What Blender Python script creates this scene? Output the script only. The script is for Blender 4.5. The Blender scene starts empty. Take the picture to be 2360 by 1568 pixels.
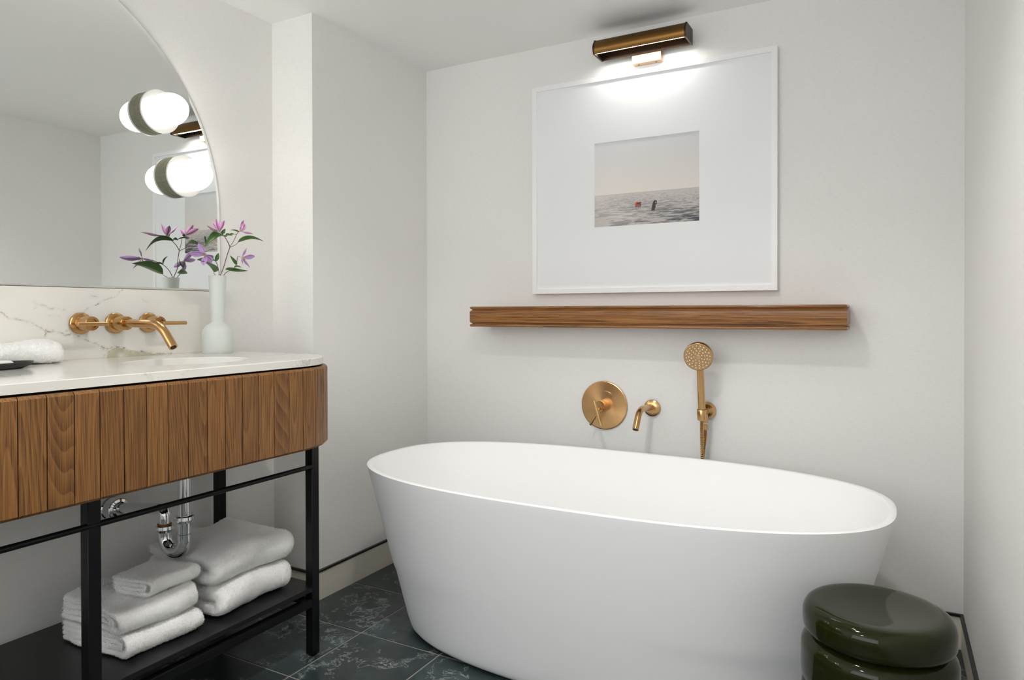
import bpy, bmesh, math, random
import numpy as np
from mathutils import Vector, Matrix
random.seed(7); rng = np.random.default_rng(7)
SC = bpy.context.scene; COL = SC.collection
PI = math.pi

# ------------------------------------------------------------------ camera, world, light, exposure
def cam_setup():
    yaw, pit, rol = math.radians(28.73735917), math.radians(-0.42000226), math.radians(-0.12256721)
    F = Vector((-math.sin(yaw)*math.cos(pit), math.cos(yaw)*math.cos(pit), math.sin(pit)))
    R = Vector((math.cos(yaw), math.sin(yaw), 0)); U = R.cross(F)
    R2 = R*math.cos(rol) + U*math.sin(rol); U2 = R2.cross(F)
    cd = bpy.data.cameras.new('camera'); co = bpy.data.objects.new('camera', cd); COL.objects.link(co)
    M = Matrix(((R2.x, U2.x, -F.x, 0), (R2.y, U2.y, -F.y, 0), (R2.z, U2.z, -F.z, 1.036), (0, 0, 0, 1)))
    co.matrix_world = M
    cd.sensor_width = 36.0; cd.lens = 1588.80943629*36.0/2360.0
    cd.shift_y = -(784.0-729.67689587)/2360.0
    cd.clip_start = 0.02
    SC.camera = co
cam_setup()
w = bpy.data.worlds.new('world'); SC.world = w; w.use_nodes = True
w.node_tree.nodes['Background'].inputs['Color'].default_value = (0.97, 0.985, 1.0, 1)
w.node_tree.nodes['Background'].inputs['Strength'].default_value = 3.1
SC.view_settings.view_transform = 'Standard'; SC.view_settings.look = 'None'
SC.view_settings.gamma = 1.0; SC.view_settings.use_curve_mapping = False
SC.view_settings.exposure = 0.27
CY = SC.cycles; CY.max_bounces = 7; CY.diffuse_bounces = 5; CY.glossy_bounces = 4; CY.transmission_bounces = 6; CY.transparent_max_bounces = 8
CY.caustics_reflective = False; CY.caustics_refractive = False; CY.use_light_tree = False; CY.use_adaptive_sampling = True; CY.adaptive_threshold = .03; CY.adaptive_min_samples = 16
GLOBE_STRENGTH = 6.6        # opal globes of the mirror sconces
PICTURE_LIGHT_POWER = 0.55    # led strip of the picture light, W
DOWNLIGHTS = [               # recessed ceiling downlights: x, y, power W, spread deg, radius
    (-0.60, 1.48, 0.8, 130, 0.05),
    (-0.75, -0.10, 4.0, 170, 0.07),
    (-0.62, 1.02, 6.6, 130, 0.06),
]

# ------------------------------------------------------------------ dimensions
D = 2.5; XL = -2.0; XC = -1.80; YC = 1.8105; XR = 0.198; YR = -1.0; ZC = 2.098

# ------------------------------------------------------------------ materials
def lin(c):
    def f(x):
        x = x/255.0
        return x/12.92 if x <= .04045 else ((x+.055)/1.055)**2.4
    return (f(c[0]), f(c[1]), f(c[2]), 1)
class NT:
    def __init__(s, name):
        s.m = bpy.data.materials.new(name); s.m.use_nodes = True
        s.t = s.m.node_tree; s.b = s.t.nodes['Principled BSDF']; s.out = s.t.nodes['Material Output']
    def n(s, typ, **kw):
        nd = s.t.nodes.new(typ)
        for k, v in kw.items():
            if k[0] == '_': setattr(nd, k[1:], v)
            else: nd.inputs[k.replace('__', ' ')].default_value = v
        return nd
    def l(s, a, b): s.t.links.new(a, b)
    def set(s, **kw):
        for k, v in kw.items(): s.b.inputs[k.replace('__', ' ')].default_value = v
        return s
    def ramp(s, fac, stops):
        r = s.t.nodes.new('ShaderNodeValToRGB'); e = r.color_ramp.elements
        while len(e) > 1: e.remove(e[0])
        e[0].position, e[0].color = stops[0]
        for p, c in stops[1:]:
            x = e.new(p); x.color = c
        s.l(fac, r.inputs[0]); return r
    def math(s, op, a, b=None, c=None):
        nd = s.t.nodes.new('ShaderNodeMath'); nd.operation = op
        for i, x in enumerate((a, b, c)):
            if x is None: continue
            if isinstance(x, (int, float)): nd.inputs[i].default_value = x
            else: s.l(x, nd.inputs[i])
        return nd.outputs[0]
    def mix(s, fac, a, b, typ='MIX'):
        nd = s.t.nodes.new('ShaderNodeMix'); nd.data_type = 'RGBA'; nd.blend_type = typ
        for i, x in ((0, fac), (6, a), (7, b)):
            if isinstance(x, (int, float, tuple)): nd.inputs[i].default_value = x
            else: s.l(x, nd.inputs[i])
        return nd.outputs[2]
    def mapping(s, src, scale=(1, 1, 1), loc=None):
        mp = s.t.nodes.new('ShaderNodeMapping'); mp.inputs['Scale'].default_value = scale
        s.l(src, mp.inputs['Vector'])
        if loc is not None: s.l(loc, mp.inputs['Location'])
        return mp.outputs[0]
    def bump(s, h, strength, dist=.001):
        b = s.n('ShaderNodeBump', Strength=strength, Distance=dist); s.l(h, b.inputs['Height'])
        s.l(b.outputs[0], s.b.inputs['Normal']); return b
def plain(name, col, rough=.5, metal=0., **kw):
    m = NT(name); m.set(Base__Color=col, Roughness=rough, Metallic=metal); m.set(**kw)
    # faint procedural variation so nothing is a perfectly dead colour
    tc = m.n('ShaderNodeTexCoord'); nz = m.n('ShaderNodeTexNoise', Scale=9.0, Detail=0.0); m.l(tc.outputs['Object'], nz.inputs['Vector'])
    r = m.math('MULTIPLY_ADD', nz.outputs['Fac'], .06, rough-.03); m.l(r, m.b.inputs['Roughness'])
    return m
def mat_wall(name, col):
    m = NT(name); m.set(Roughness=.62, Specular__IOR__Level=.35)
    tc = m.n('ShaderNodeTexCoord'); P = tc.outputs['Object']
    n1 = m.n('ShaderNodeTexNoise', Scale=1.0, Detail=0.0); m.l(m.mapping(P, (60, 60, 900)), n1.inputs['Vector'])
    n2 = m.n('ShaderNodeTexNoise', Scale=1.0, Detail=0.0); m.l(m.mapping(P, (900, 900, 60)), n2.inputs['Vector'])
    h = m.math('ADD', m.math('MULTIPLY', n1.outputs['Fac'], .65), m.math('MULTIPLY', n2.outputs['Fac'], .35))
    c = m.mix(m.math('MULTIPLY', m.math('SUBTRACT', h, .5), 1.0), col, tuple(x*.72 for x in col[:3])+(1,))
    m.l(c, m.b.inputs['Base Color']); m.bump(h, .22, .0006)
    return m.m
M = {}
M['wall'] = mat_wall('linen_wallcovering', (.865, .855, .83, 1))
M['ceiling'] = plain('ceiling_paint', (.92, .915, .90, 1), .7).m
M['baseboard'] = plain('beige_paint', (.78, .735, .64, 1), .5).m
M['black_trim'] = plain('black_bronze', (.012, .011, .011, 1), .35).m
M['black_metal'] = plain('black_powder_coat', (.0045, .0045, .005, 1), .42, Specular__IOR__Level=.3).m
M['black_shelf'] = plain('black_lacquer_board', (.009, .0085, .010, 1), .36, Specular__IOR__Level=.4).m
M['white_frame'] = plain('white_lacquer', (.92, .92, .92, 1), .3).m
M['mat_board'] = plain('mat_board', (.86, .875, .885, 1), .45).m
M['tub'] = plain('matt_stone_resin', (.92, .925, .925, 1), .52).m
M['ceramic'] = plain('basin_ceramic', (.8, .8, .78, 1), .1).m
M['chrome'] = plain('chrome', (.80, .81, .83, 1), .06, 1.).m
M['rubber'] = plain('orange_gasket', lin((150, 100, 40)), .6).m
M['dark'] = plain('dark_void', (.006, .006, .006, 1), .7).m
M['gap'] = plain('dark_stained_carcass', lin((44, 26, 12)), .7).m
M['tray'] = plain('black_stone', (.010, .009, .010, 1), .45).m
M['soap'] = plain('soap', (.86, .84, .80, 1), .4).m
M['grout'] = plain('grout', lin((150, 142, 138)), .8).m
M['mirror'] = plain('mirror_silver', (.90, .925, .91, 1), .0, 1.).m
M['mirror'].node_tree.nodes['Principled BSDF'].inputs['Roughness'].default_value = 0
for l in list(M['mirror'].node_tree.links):
    if l.to_socket.name == 'Roughness': M['mirror'].node_tree.links.remove(l)
M['mirror_edge'] = plain('mirror_backing', (.03, .035, .035, 1), .3).m
M['ribbed'] = plain('pale_fluted_ceramic', lin((146, 145, 124)), .5).m
M['bronze'] = plain('antique_bronze', lin((120, 88, 48)), .33, 1.).m
M['bronze_dark'] = plain('dark_bronze', lin((58, 46, 38)), .42, .85).m
M['nozzle'] = plain('white_nozzle', (.8, .8, .78, 1), .5).m
def mat_brass(name, col, rough, anis=.0):
    m = NT(name); m.set(Base__Color=col, Metallic=1., Roughness=rough)
    tc = m.n('ShaderNodeTexCoord'); nz = m.n('ShaderNodeTexNoise', Scale=1., Detail=4.); m.l(m.mapping(tc.outputs['Object'], (40, 40, 900)), nz.inputs['Vector'])
    m.l(m.math('MULTIPLY_ADD', nz.outputs['Fac'], .10, rough-.05), m.b.inputs['Roughness'])
    c = m.mix(nz.outputs['Fac'], col, tuple(x*.86 for x in col[:3])+(1,)); m.l(c, m.b.inputs['Base Color'])
    m.set(Anisotropic=anis)
    return m.m
M['brass'] = mat_brass('brushed_gold', lin((214, 174, 122)), .22, .3)
def mat_brass_disc():
    m = NT('turned_gold'); m.set(Base__Color=lin((216, 174, 122)), Metallic=1., Roughness=.24, Anisotropic=.85)
    tg = m.n('ShaderNodeTangent', _direction_type='RADIAL', _axis='Y'); m.l(tg.outputs[0], m.b.inputs['Tangent'])
    return m.m
M['brass_disc'] = mat_brass_disc()
M['brass_dark'] = mat_brass('aged_brass', lin((198, 156, 104)), .2, .3)
M['brass_pale'] = mat_brass('satin_brass', lin((224, 190, 150)), .35, .2)
def mat_emit(name, col, s):
    m = NT(name); m.set(Base__Color=(.9, .9, .88, 1), Roughness=.2, Emission__Color=col, Emission__Strength=s); return m.m
M['globe'] = mat_emit('lit_opal_glass', (1.0, .96, .89, 1), GLOBE_STRENGTH)
M['opal'] = mat_emit('opal_glass_disc', (1.0, .97, .90, 1), .30)
M['led'] = mat_emit('led_strip', (1.0, .98, .95, 1), 9.)
for _n, _c in (('opal', (.16, .16, .15, 1)),): M[_n].node_tree.nodes['Principled BSDF'].inputs['Base Color'].default_value = _c
M['lens'] = mat_emit('downlight_lens', (1.0, .96, .90, 1), 6.)
def mat_wood(name, axis, light, mid, dark, ring=52., vary=.30, stretch=.075):
    """axis: grain direction 0/1/2 in object space"""
    m = NT(name); m.set(Specular__IOR__Level=.4)
    tc = m.n('ShaderNodeTexCoord'); oi = m.n('ShaderNodeObjectInfo'); rnd = oi.outputs['Random']
    cv = m.t.nodes.new('ShaderNodeCombineXYZ')
    m.l(m.math('MULTIPLY', rnd, 37.), cv.inputs[0]); m.l(m.math('MULTIPLY', rnd, 91.), cv.inputs[1]); m.l(m.math('MULTIPLY', rnd, 53.), cv.inputs[2])
    sc = [1, 1, 1]; sc[axis] = stretch
    base = m.mapping(tc.outputs['Object'], tuple(sc), cv.outputs[0])
    wob = m.n('ShaderNodeTexNoise', Scale=9., Detail=3., Roughness=.55); m.l(base, wob.inputs['Vector'])
    # growth rings: contour lines of a stretched noise field -> cathedral figure
    fld = m.n('ShaderNodeTexNoise', Scale=7.5, Detail=1.2, Roughness=.4); m.l(base, fld.inputs['Vector'])
    f = m.math('ADD', m.math('MULTIPLY', fld.outputs['Fac'], ring), m.math('MULTIPLY', wob.outputs['Fac'], 1.4))
    tri = m.math('FRACT', f)
    ringv = m.ramp(tri, [(0., (0, 0, 0, 1)), (.25, (.25, .25, .25, 1)), (.72, (.8, .8, .8, 1)), (.93, (1, 1, 1, 1)), (1., (0, 0, 0, 1))])
    sp = [420, 420, 420]; sp[axis] = 9.
    pore = m.n('ShaderNodeTexNoise', Scale=1., Detail=2.5, Roughness=.6); m.l(m.mapping(tc.outputs['Object'], tuple(sp), cv.outputs[0]), pore.inputs['Vector'])
    pr = m.ramp(pore.outputs['Fac'], [(.40, (0, 0, 0, 1)), (.60, (1, 1, 1, 1))])
    fac = m.math('MULTIPLY', ringv.outputs[0], m.math('MULTIPLY_ADD', pr.outputs[0], .55, .45))
    fac2 = m.math('ADD', m.math('MULTIPLY', fac, .62), m.math('MULTIPLY', pr.outputs[0], .30))
    col = m.ramp(fac2, [(.0, light), (.35, mid), (1., dark)])
    tint = m.ramp(m.math('FRACT', m.math('MULTIPLY', rnd, 7.77)), [(0, (1-vary*.75, 1-vary*.8, 1-vary*.85, 1)), (1, (1.0, 1.0, 1.0, 1))])
    c = m.mix(1., col.outputs[0], tint.outputs[0], 'MULTIPLY'); m.l(c, m.b.inputs['Base Color'])
    m.l(m.math('MULTIPLY_ADD', pr.outputs[0], .12, .36), m.b.inputs['Roughness'])
    m.bump(fac2, -.25, .0006)
    return m
M['oak'] = mat_wood('stained_oak', 2, lin((152, 108, 60)), lin((130, 88, 45)), lin((82, 50, 22))).m
mw = mat_wood('oiled_oak_shelf', 0, lin((172, 122, 70)), lin((142, 94, 48)), lin((80, 48, 20)), 60., .1, .022)
mw.set(Coat__Weight=.35, Coat__Roughness=.12); M['oak_shelf'] = mw.m
def mat_marble_proc():
    m = NT('white_marble'); m.set(Roughness=.10, Specular__IOR__Level=.5)
    tc = m.n('ShaderNodeTexCoord'); P = tc.outputs['Object']
    wn = m.n('ShaderNodeTexNoise', Scale=5., Detail=5.); m.l(P, wn.inputs['Vector'])
    add = m.n('ShaderNodeVectorMath', _operation='MULTIPLY_ADD'); m.l(wn.outputs['Color'], add.inputs[0]); add.inputs[1].default_value = (.22, .22, .22); m.l(P, add.inputs[2])
    vo = m.n('ShaderNodeTexNoise', Scale=3.2, Detail=6., Roughness=.62); m.l(add.outputs[0], vo.inputs['Vector'])
    d = m.math('ABSOLUTE', m.math('SUBTRACT', vo.outputs['Fac'], .5))
    vein = m.ramp(d, [(0., (1, 1, 1, 1)), (.006, (.22, .22, .22, 1)), (.022, (0, 0, 0, 1))])
    br = m.n('ShaderNodeTexNoise', Scale=4.5, Detail=2.); m.l(P, br.inputs['Vector'])
    brk = m.ramp(br.outputs['Fac'], [(.47, (0, 0, 0, 1)), (.64, (1, 1, 1, 1))])
    cl = m.n('ShaderNodeTexNoise', Scale=2.2, Detail=4.); m.l(P, cl.inputs['Vector'])
    base = m.ramp(cl.outputs['Fac'], [(.35, (.79, .77, .725, 1)), (.7, (.70, .685, .635, 1))])
    f = m.math('MULTIPLY', m.math('MULTIPLY', vein.outputs[0], brk.outputs[0]), .6)
    m.l(m.mix(f, base.outputs[0], lin((140, 122, 92))), m.b.inputs['Base Color'])
    return m.m
M['marble'] = mat_marble_proc()
def mat_attr(name, rough, **kw):
    m = NT(name); m.set(Roughness=rough, **kw)
    a = m.n('ShaderNodeAttribute', _attribute_name='Col'); m.l(a.outputs['Color'], m.b.inputs['Base Color']); return m.m
M['marble_splash'] = mat_attr('veined_marble_slab', .16)
M['print'] = mat_attr('photo_print', .35)
M['glazing'] = None
def mat_tile():
    m = NT('green_marble_tile'); m.set(Roughness=.28, Specular__IOR__Level=.5)
    tc = m.n('ShaderNodeTexCoord'); oi = m.n('ShaderNodeObjectInfo'); rnd = oi.outputs['Random']
    cv = m.t.nodes.new('ShaderNodeCombineXYZ')
    m.l(m.math('MULTIPLY', rnd, 47.), cv.inputs[0]); m.l(m.math('MULTIPLY', rnd, 83.), cv.inputs[1])
    P = m.mapping(tc.outputs['Object'], (1, 1, 1), cv.outputs[0])
    wn = m.n('ShaderNodeTexNoise', Scale=7., Detail=6., Roughness=.6); m.l(P, wn.inputs['Vector'])
    add = m.n('ShaderNodeVectorMath', _operation='MULTIPLY_ADD'); m.l(wn.outputs['Color'], add.inputs[0]); add.inputs[1].default_value = (.2, .2, .2); m.l(P, add.inputs[2])
    cl = m.n('ShaderNodeTexNoise', Scale=5., Detail=7., Roughness=.6); m.l(add.outputs[0], cl.inputs['Vector'])
    base = m.ramp(cl.outputs['Fac'], [(.32, lin((38, 46, 48))), (.52, lin((50, 61, 63))), (.66, lin((66, 82, 85))), (.80, lin((104, 126, 128)))])
    # fractured web veins only inside a few patches
    v = m.n('ShaderNodeTexVoronoi', Scale=46., _feature='DISTANCE_TO_EDGE'); m.l(add.outputs[0], v.inputs['Vector'])
    web = m.ramp(v.outputs['Distance'], [(0., (1, 1, 1, 1)), (.03, (.45, .45, .45, 1)), (.10, (0, 0, 0, 1))])
    pn = m.n('ShaderNodeTexNoise', Scale=4.2, Detail=3., Roughness=.55); m.l(P, pn.inputs['Vector'])
    pm = m.ramp(pn.outputs['Fac'], [(.65, (0, 0, 0, 1)), (.73, (1, 1, 1, 1))])
    ln = m.n('ShaderNodeTexNoise', Scale=2.6, Detail=5., Roughness=.65); m.l(add.outputs[0], ln.inputs['Vector'])
    ld = m.math('ABSOLUTE', m.math('SUBTRACT', ln.outputs['Fac'], .5))
    lr = m.ramp(ld, [(0., (.42, .42, .42, 1)), (.004, (.12, .12, .12, 1)), (.012, (0, 0, 0, 1))])
    f1 = m.math('MULTIPLY', web.outputs[0], pm.outputs[0])
    pool = m.ramp(pn.outputs['Fac'], [(.75, (0, 0, 0, 1)), (.79, (.8, .8, .8, 1))])
    f = m.math('MAXIMUM', m.math('MAXIMUM', m.math('MULTIPLY', f1, .8), pool.outputs[0]), lr.outputs[0])
    m.l(m.mix(f, base.outputs[0], lin((205, 212, 205))), m.b.inputs['Base Color'])
    return m.m
M['tile'] = mat_tile()
def mat_towel():
    m = NT('white_terry_towel'); m.set(Base__Color=(.985, .98, .965, 1), Roughness=.95, Sheen__Weight=.25, Sheen__Roughness=.5, Specular__IOR__Level=.1)
    tc = m.n('ShaderNodeTexCoord'); nz = m.n('ShaderNodeTexNoise', Scale=420., Detail=3., Roughness=.65); m.l(tc.outputs['Object'], nz.inputs['Vector'])
    m.bump(nz.outputs['Fac'], .6, .003)
    tr = m.n('ShaderNodeBsdfTranslucent', Color=(.99, .985, .97, 1)); hi = m.n('ShaderNodeHairInfo'); mx = m.n('ShaderNodeMixShader')
    m.l(m.math('MULTIPLY', hi.outputs['Is Strand'], .5), mx.inputs[0]); m.l(m.b.outputs[0], mx.inputs[1]); m.l(tr.outputs[0], mx.inputs[2]); m.l(mx.outputs[0], m.out.inputs['Surface'])
    return m.m
M['towel'] = mat_towel()
st = plain('olive_green_lacquer', lin((30, 33, 10)), .06); st.set(IOR=1.33); M['stool'] = st.m
def mat_frost():
    m = NT('frosted_glass'); m.set(Base__Color=(.93, .95, .93, 1), Roughness=.42, Specular__IOR__Level=.5)
    tr = m.n('ShaderNodeBsdfTranslucent', Color=(.94, .97, .94, 1)); tp = m.n('ShaderNodeBsdfTransparent', Color=(.95, .97, .95, 1))
    m1 = m.n('ShaderNodeMixShader', Fac=.42); m2 = m.n('ShaderNodeMixShader', Fac=.22)
    m.l(m.b.outputs[0], m1.inputs[1]); m.l(tr.outputs[0], m1.inputs[2]); m.l(m1.outputs[0], m2.inputs[1]); m.l(tp.outputs[0], m2.inputs[2]); m.l(m2.outputs[0], m.out.inputs['Surface'])
    return m.m
M['frost'] = mat_frost()
def mat_leaf():
    m = NT('clematis_leaf'); a = m.n('ShaderNodeAttribute', _attribute_name='Col')
    sp = m.n('ShaderNodeSeparateColor'); m.l(a.outputs['Color'], sp.inputs[0])
    tc = m.n('ShaderNodeTexCoord'); nz = m.n('ShaderNodeTexNoise', Scale=60., Detail=3.); m.l(tc.outputs['Object'], nz.inputs['Vector'])
    rib = m.ramp(sp.outputs[1], [(0., lin((118, 152, 70))), (.10, lin((72, 112, 40))), (1., lin((58, 98, 34)))])
    m.l(m.mix(m.math('MULTIPLY', nz.outputs['Fac'], .6), rib.outputs[0], lin((38, 72, 28))), m.b.inputs['Base Color'])
    m.set(Roughness=.38); return m.m
M['leaf'] = mat_leaf()
def mat_petal(name, edge, mid, strp):
    m = NT(name); a = m.n('ShaderNodeAttribute', _attribute_name='Col')
    sp = m.n('ShaderNodeSeparateColor'); m.l(a.outputs['Color'], sp.inputs[0])
    r = m.ramp(sp.outputs[1], [(0., strp), (.22, mid), (.6, edge), (1., edge)])
    t = m.ramp(sp.outputs[0], [(0., (.75, .75, .75, 1)), (.3, (1, 1, 1, 1))])
    m.l(m.mix(1., r.outputs[0], t.outputs[0], 'MULTIPLY'), m.b.inputs['Base Color'])
    m.set(Roughness=.5, Sheen__Weight=.2); return m.m
M['petal_violet'] = mat_petal('violet_petal', lin((186, 150, 205)), lin((170, 124, 188)), lin((214, 190, 222)))
M['petal_pink'] = mat_petal('pink_petal', lin((232, 184, 224)), lin((206, 128, 190)), lin((150, 48, 118)))
M['stamen'] = plain('stamen', lin((205, 180, 150)), .6).m
M['stem'] = plain('clematis_stem', lin((92, 70, 44)), .6).m

# ------------------------------------------------------------------ mesh helpers (all in world coordinates)
def mesh_from(name, v, f):
    me = bpy.data.meshes.new(name); me.from_pydata([tuple(x) for x in v], [], [tuple(x) for x in f]); me.update(); return me
def link(name, me, mat, parent=None, loc=None, smooth=True, angle=38):
    o = bpy.data.objects.new(name, me); COL.objects.link(o)
    if mat is not None and not me.materials: me.materials.append(mat)
    if parent is not None: o.parent = parent
    if loc is not None: o.location = loc
    if smooth and not me.get('sm'):
        me.polygons.foreach_set('use_smooth', [True]*len(me.polygons)); me['sm'] = 1
        try: me.set_sharp_from_angle(angle=math.radians(angle))
        except Exception: pass
    return o
def worg(o):
    p = Vector((0, 0, 0))
    while o is not None: p = p + o.location; o = o.parent
    return p
def obj(name, vf, mat, parent=None, org=None, smooth=True, angle=38, fix=True):
    """vf given in world coordinates; the object's origin is its parent's (or org)"""
    v, f = vf
    o0 = worg(parent) if parent is not None else Vector(org if org is not None else (0, 0, 0))
    me = mesh_from(name, [(a[0]-o0.x, a[1]-o0.y, a[2]-o0.z) for a in v], f)
    if fix:
        bm = bmesh.new(); bm.from_mesh(me); bmesh.ops.recalc_face_normals(bm, faces=bm.faces); bm.to_mesh(me); bm.free()
    return link(name, me, mat, parent, None if parent is not None else o0, smooth, angle)
def thing(name, label, cat, loc, group=None):
    o = bpy.data.objects.new(name, None); COL.objects.link(o); o.location = loc; o.empty_display_size = .05
    return tag(o, label, cat, group)
def tag(o, label, cat, group=None):
    o['label'] = label; o['category'] = cat
    if group: o['group'] = group
    return o
def struct(o, label=None):
    o['kind'] = 'structure'
    if label: o['label'] = label
    return o
def box(x0, x1, y0, y1, z0, z1, bev=0., seg=1):
    bm = bmesh.new(); r = bmesh.ops.create_cube(bm, size=1.)
    for v in bm.verts: v.co = Vector(((x0+x1)/2+v.co.x*(x1-x0), (y0+y1)/2+v.co.y*(y1-y0), (z0+z1)/2+v.co.z*(z1-z0)))
    if bev > 0: bmesh.ops.bevel(bm, geom=bm.edges[:], offset=bev, segments=seg, profile=.5, affect='EDGES')
    return dump(bm)
def dump(bm):
    bm.verts.index_update(); v = [tuple(x.co) for x in bm.verts]; f = [[w.index for w in x.verts] for x in bm.faces]; bm.free(); return v, f
def join(*parts):
    V, Fc = [], []
    for v, f in parts:
        k = len(V); V += list(v); Fc += [[i+k for i in q] for q in f]
    return V, Fc
def loft(rings, closed=True, cap0=True, cap1=True):
    n = len(rings[0]); V = [tuple(p) for r in rings for p in r]; Fc = []
    for i in range(len(rings)-1):
        for j in range(n if closed else n-1):
            a, b = i*n+j, i*n+(j+1) % n; Fc.append([a, b, b+n, a+n])
    if cap0: Fc.append(list(range(n))[::-1])
    if cap1: Fc.append([(len(rings)-1)*n+j for j in range(n)])
    return V, Fc
def frame_of(d):
    d = Vector(d).normalized(); a = Vector((0, 0, 1)) if abs(d.z) < .9 else Vector((1, 0, 0))
    s = d.cross(a).normalized(); return s, d.cross(s).normalized(), d
def lathe(c, axis, prof, n=40, cap0=True, cap1=True, gear=None):
    """prof: list of (distance along axis, radius)"""
    s, t, d = frame_of(axis); c = Vector(c); rings = []
    for h, r in prof:
        ring = []
        for j in range(n):
            rr = r*(1 if gear is None else gear(j))
            a = 2*PI*j/n; ring.append(c+d*h+s*(rr*math.cos(a))+t*(rr*math.sin(a)))
        rings.append(ring)
    return loft(rings, True, cap0, cap1)
def smooth_path(pts, n):
    P = [Vector(p) for p in pts]; out = []
    Q = [P[0]*2-P[1]]+P+[P[-1]*2-P[-2]]
    for i in range(1, len(Q)-2):
        for k in range(n):
            u = k/n; a, b, c, d = Q[i-1], Q[i], Q[i+1], Q[i+2]
            out.append(.5*((2*b)+(c-a)*u+(2*a-5*b+4*c-d)*u*u+(3*b-a-3*c+d)*u**3))
    out.append(P[-1]); return out
def tube(path, r, n=12, cap=True):
    P = [Vector(p) for p in path]; m = len(P); R = r if isinstance(r, (list, tuple)) else [r]*m
    T = [(P[min(i+1, m-1)]-P[max(i-1, 0)]).normalized() for i in range(m)]
    s, t, _ = frame_of(T[0]); rings = []
    for i in range(m):
        s = (s-T[i]*s.dot(T[i])).normalized(); t = T[i].cross(s)
        rings.append([P[i]+s*(R[i]*math.cos(2*PI*j/n))+t*(R[i]*math.sin(2*PI*j/n)) for j in range(n)])
    return loft(rings, True, cap, cap)
def bend_path(pts, rad, n=10):
    """polyline with circular-ish fillets"""
    P = [Vector(p) for p in pts]; out = [P[0]]
    for i in range(1, len(P)-1):
        a, b, c = P[i-1], P[i], P[i+1]; r = min(rad, (a-b).length*.49, (c-b).length*.49)
        p0 = b+(a-b).normalized()*r; p1 = b+(c-b).normalized()*r
        for k in range(n+1):
            u = k/n; out.append(p0*(1-u)**2+b*2*u*(1-u)+p1*u*u)
    out.append(P[-1]); return out
def sellipse(cx, cy, a, b, z, n=96, e=2.62, rot=0):
    R = []
    for j in range(n):
        t = 2*PI*j/n; c, s = math.cos(t), math.sin(t)
        R.append((cx+a*math.copysign(abs(c)**(2/e), c), cy+b*math.copysign(abs(s)**(2/e), s), z))
    return R

# ------------------------------------------------------------------ room shell
def room():
    W = M['wall']
    struct(obj('wall_left', box(XL-.1, XL, YR, YC+.05, 0, ZC), W), 'warm white linen wall behind the vanity mirror')
    struct(obj('wall_column', box(XL-.1, XC, YC, D+.1, 0, ZC), W), 'boxed-out wall corner between vanity and bathtub')
    struct(obj('wall_back', box(XC, XR+.1, D, D+.1, 0, ZC), W), 'warm white linen wall behind the bathtub')
    struct(obj('wall_right', box(XR, XR+.1, YR, D, 0, ZC), W), 'warm white linen wall at the right edge')
    # unseen rear wall; its wide opening is invented to bring in front light
    rw = obj('wall_rear', join(box(XL-.1, -1.85, YR-.1, YR, 0, ZC), box(.08, XR+.1, YR-.1, YR, 0, ZC), box(-1.85, .08, YR-.1, YR, 0, .85), box(-1.85, .08, YR-.1, YR, 2.06, ZC)), W)
    struct(rw, 'wall with a wide added light opening behind the viewer')
    struct(obj('ceiling', box(XL-.1, XR+.1, YR-.1, D+.1, ZC, ZC+.08), M['ceiling']), 'white painted ceiling')
    t, h = .006, .1005
    B = M['baseboard']
    struct(obj('baseboard_left', box(XL, XL+t, YR, YC-t, 0, h), B)); struct(obj('baseboard_column', join(box(XL, XC+t, YC-t, YC, 0, h), box(XC, XC+t, YC, D-t, 0, h)), B))
    struct(obj('baseboard_back', box(XC, XR, D-t, D, 0, h), B)); struct(obj('baseboard_right', box(XR-t, XR, YR, D-t, 0, h), B))
    q, z0, z1 = .0105, .1005, .1085; K = M['black_trim']
    struct(obj('trim_1', box(XL, XL+q, YR, YC-q, z0, z1, .0012), K), 'thin black trim line above the baseboard of the vanity wall')
    struct(obj('trim_2', box(XL, XC+q, YC-q, YC, z0, z1, .0012), K), 'thin black trim line on the front of the boxed-out corner')
    struct(obj('trim_3', box(XC, XC+q, YC, D-q, z0, z1, .0012), K), 'thin black trim line on the side of the boxed-out corner')
    struct(obj('trim_4', box(XC, XR, D-q, D, z0, z1, .0012), K), 'thin black trim line behind the bathtub')
    struct(obj('trim_5', box(XR-q, XR, YR, D-q, z0, z1, .0012), K), 'thin black trim line along the right wall')
room()
def floor():
    fl = struct(obj('floor', box(XL-.1, XR+.1, YR-.1, D+.1, -.05, -.0012), M['grout']), 'dark green veined marble tile floor')
    p = .3045; g = .0022; full = None
    xs = [-1.8+p*k for k in range(-1, 8)]; ys = [1.7105+p*k for k in range(-9, 4)]
    for i in range(len(xs)-1):
        for j in range(len(ys)-1):
            x0, x1, y0, y1 = max(xs[i], XL)+g, min(xs[i+1], XR)-g, max(ys[j], YR)+g, min(ys[j+1], D)-g
            if x1-x0 < .004 or y1-y0 < .004: continue
            isfull = abs((x1-x0)-(p-2*g)) < 1e-6 and abs((y1-y0)-(p-2*g)) < 1e-6
            hx, hy = (x1-x0)/2, (y1-y0)/2
            if isfull and full: me = full
            else:
                me = mesh_from('tile', *box(-hx, hx, -hy, hy, -.008, 0., .0012))
                if isfull: full = me
            link('tile', me, M['tile'], fl, ((x0+x1)/2, (y0+y1)/2, 0), False)
floor()

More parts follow.
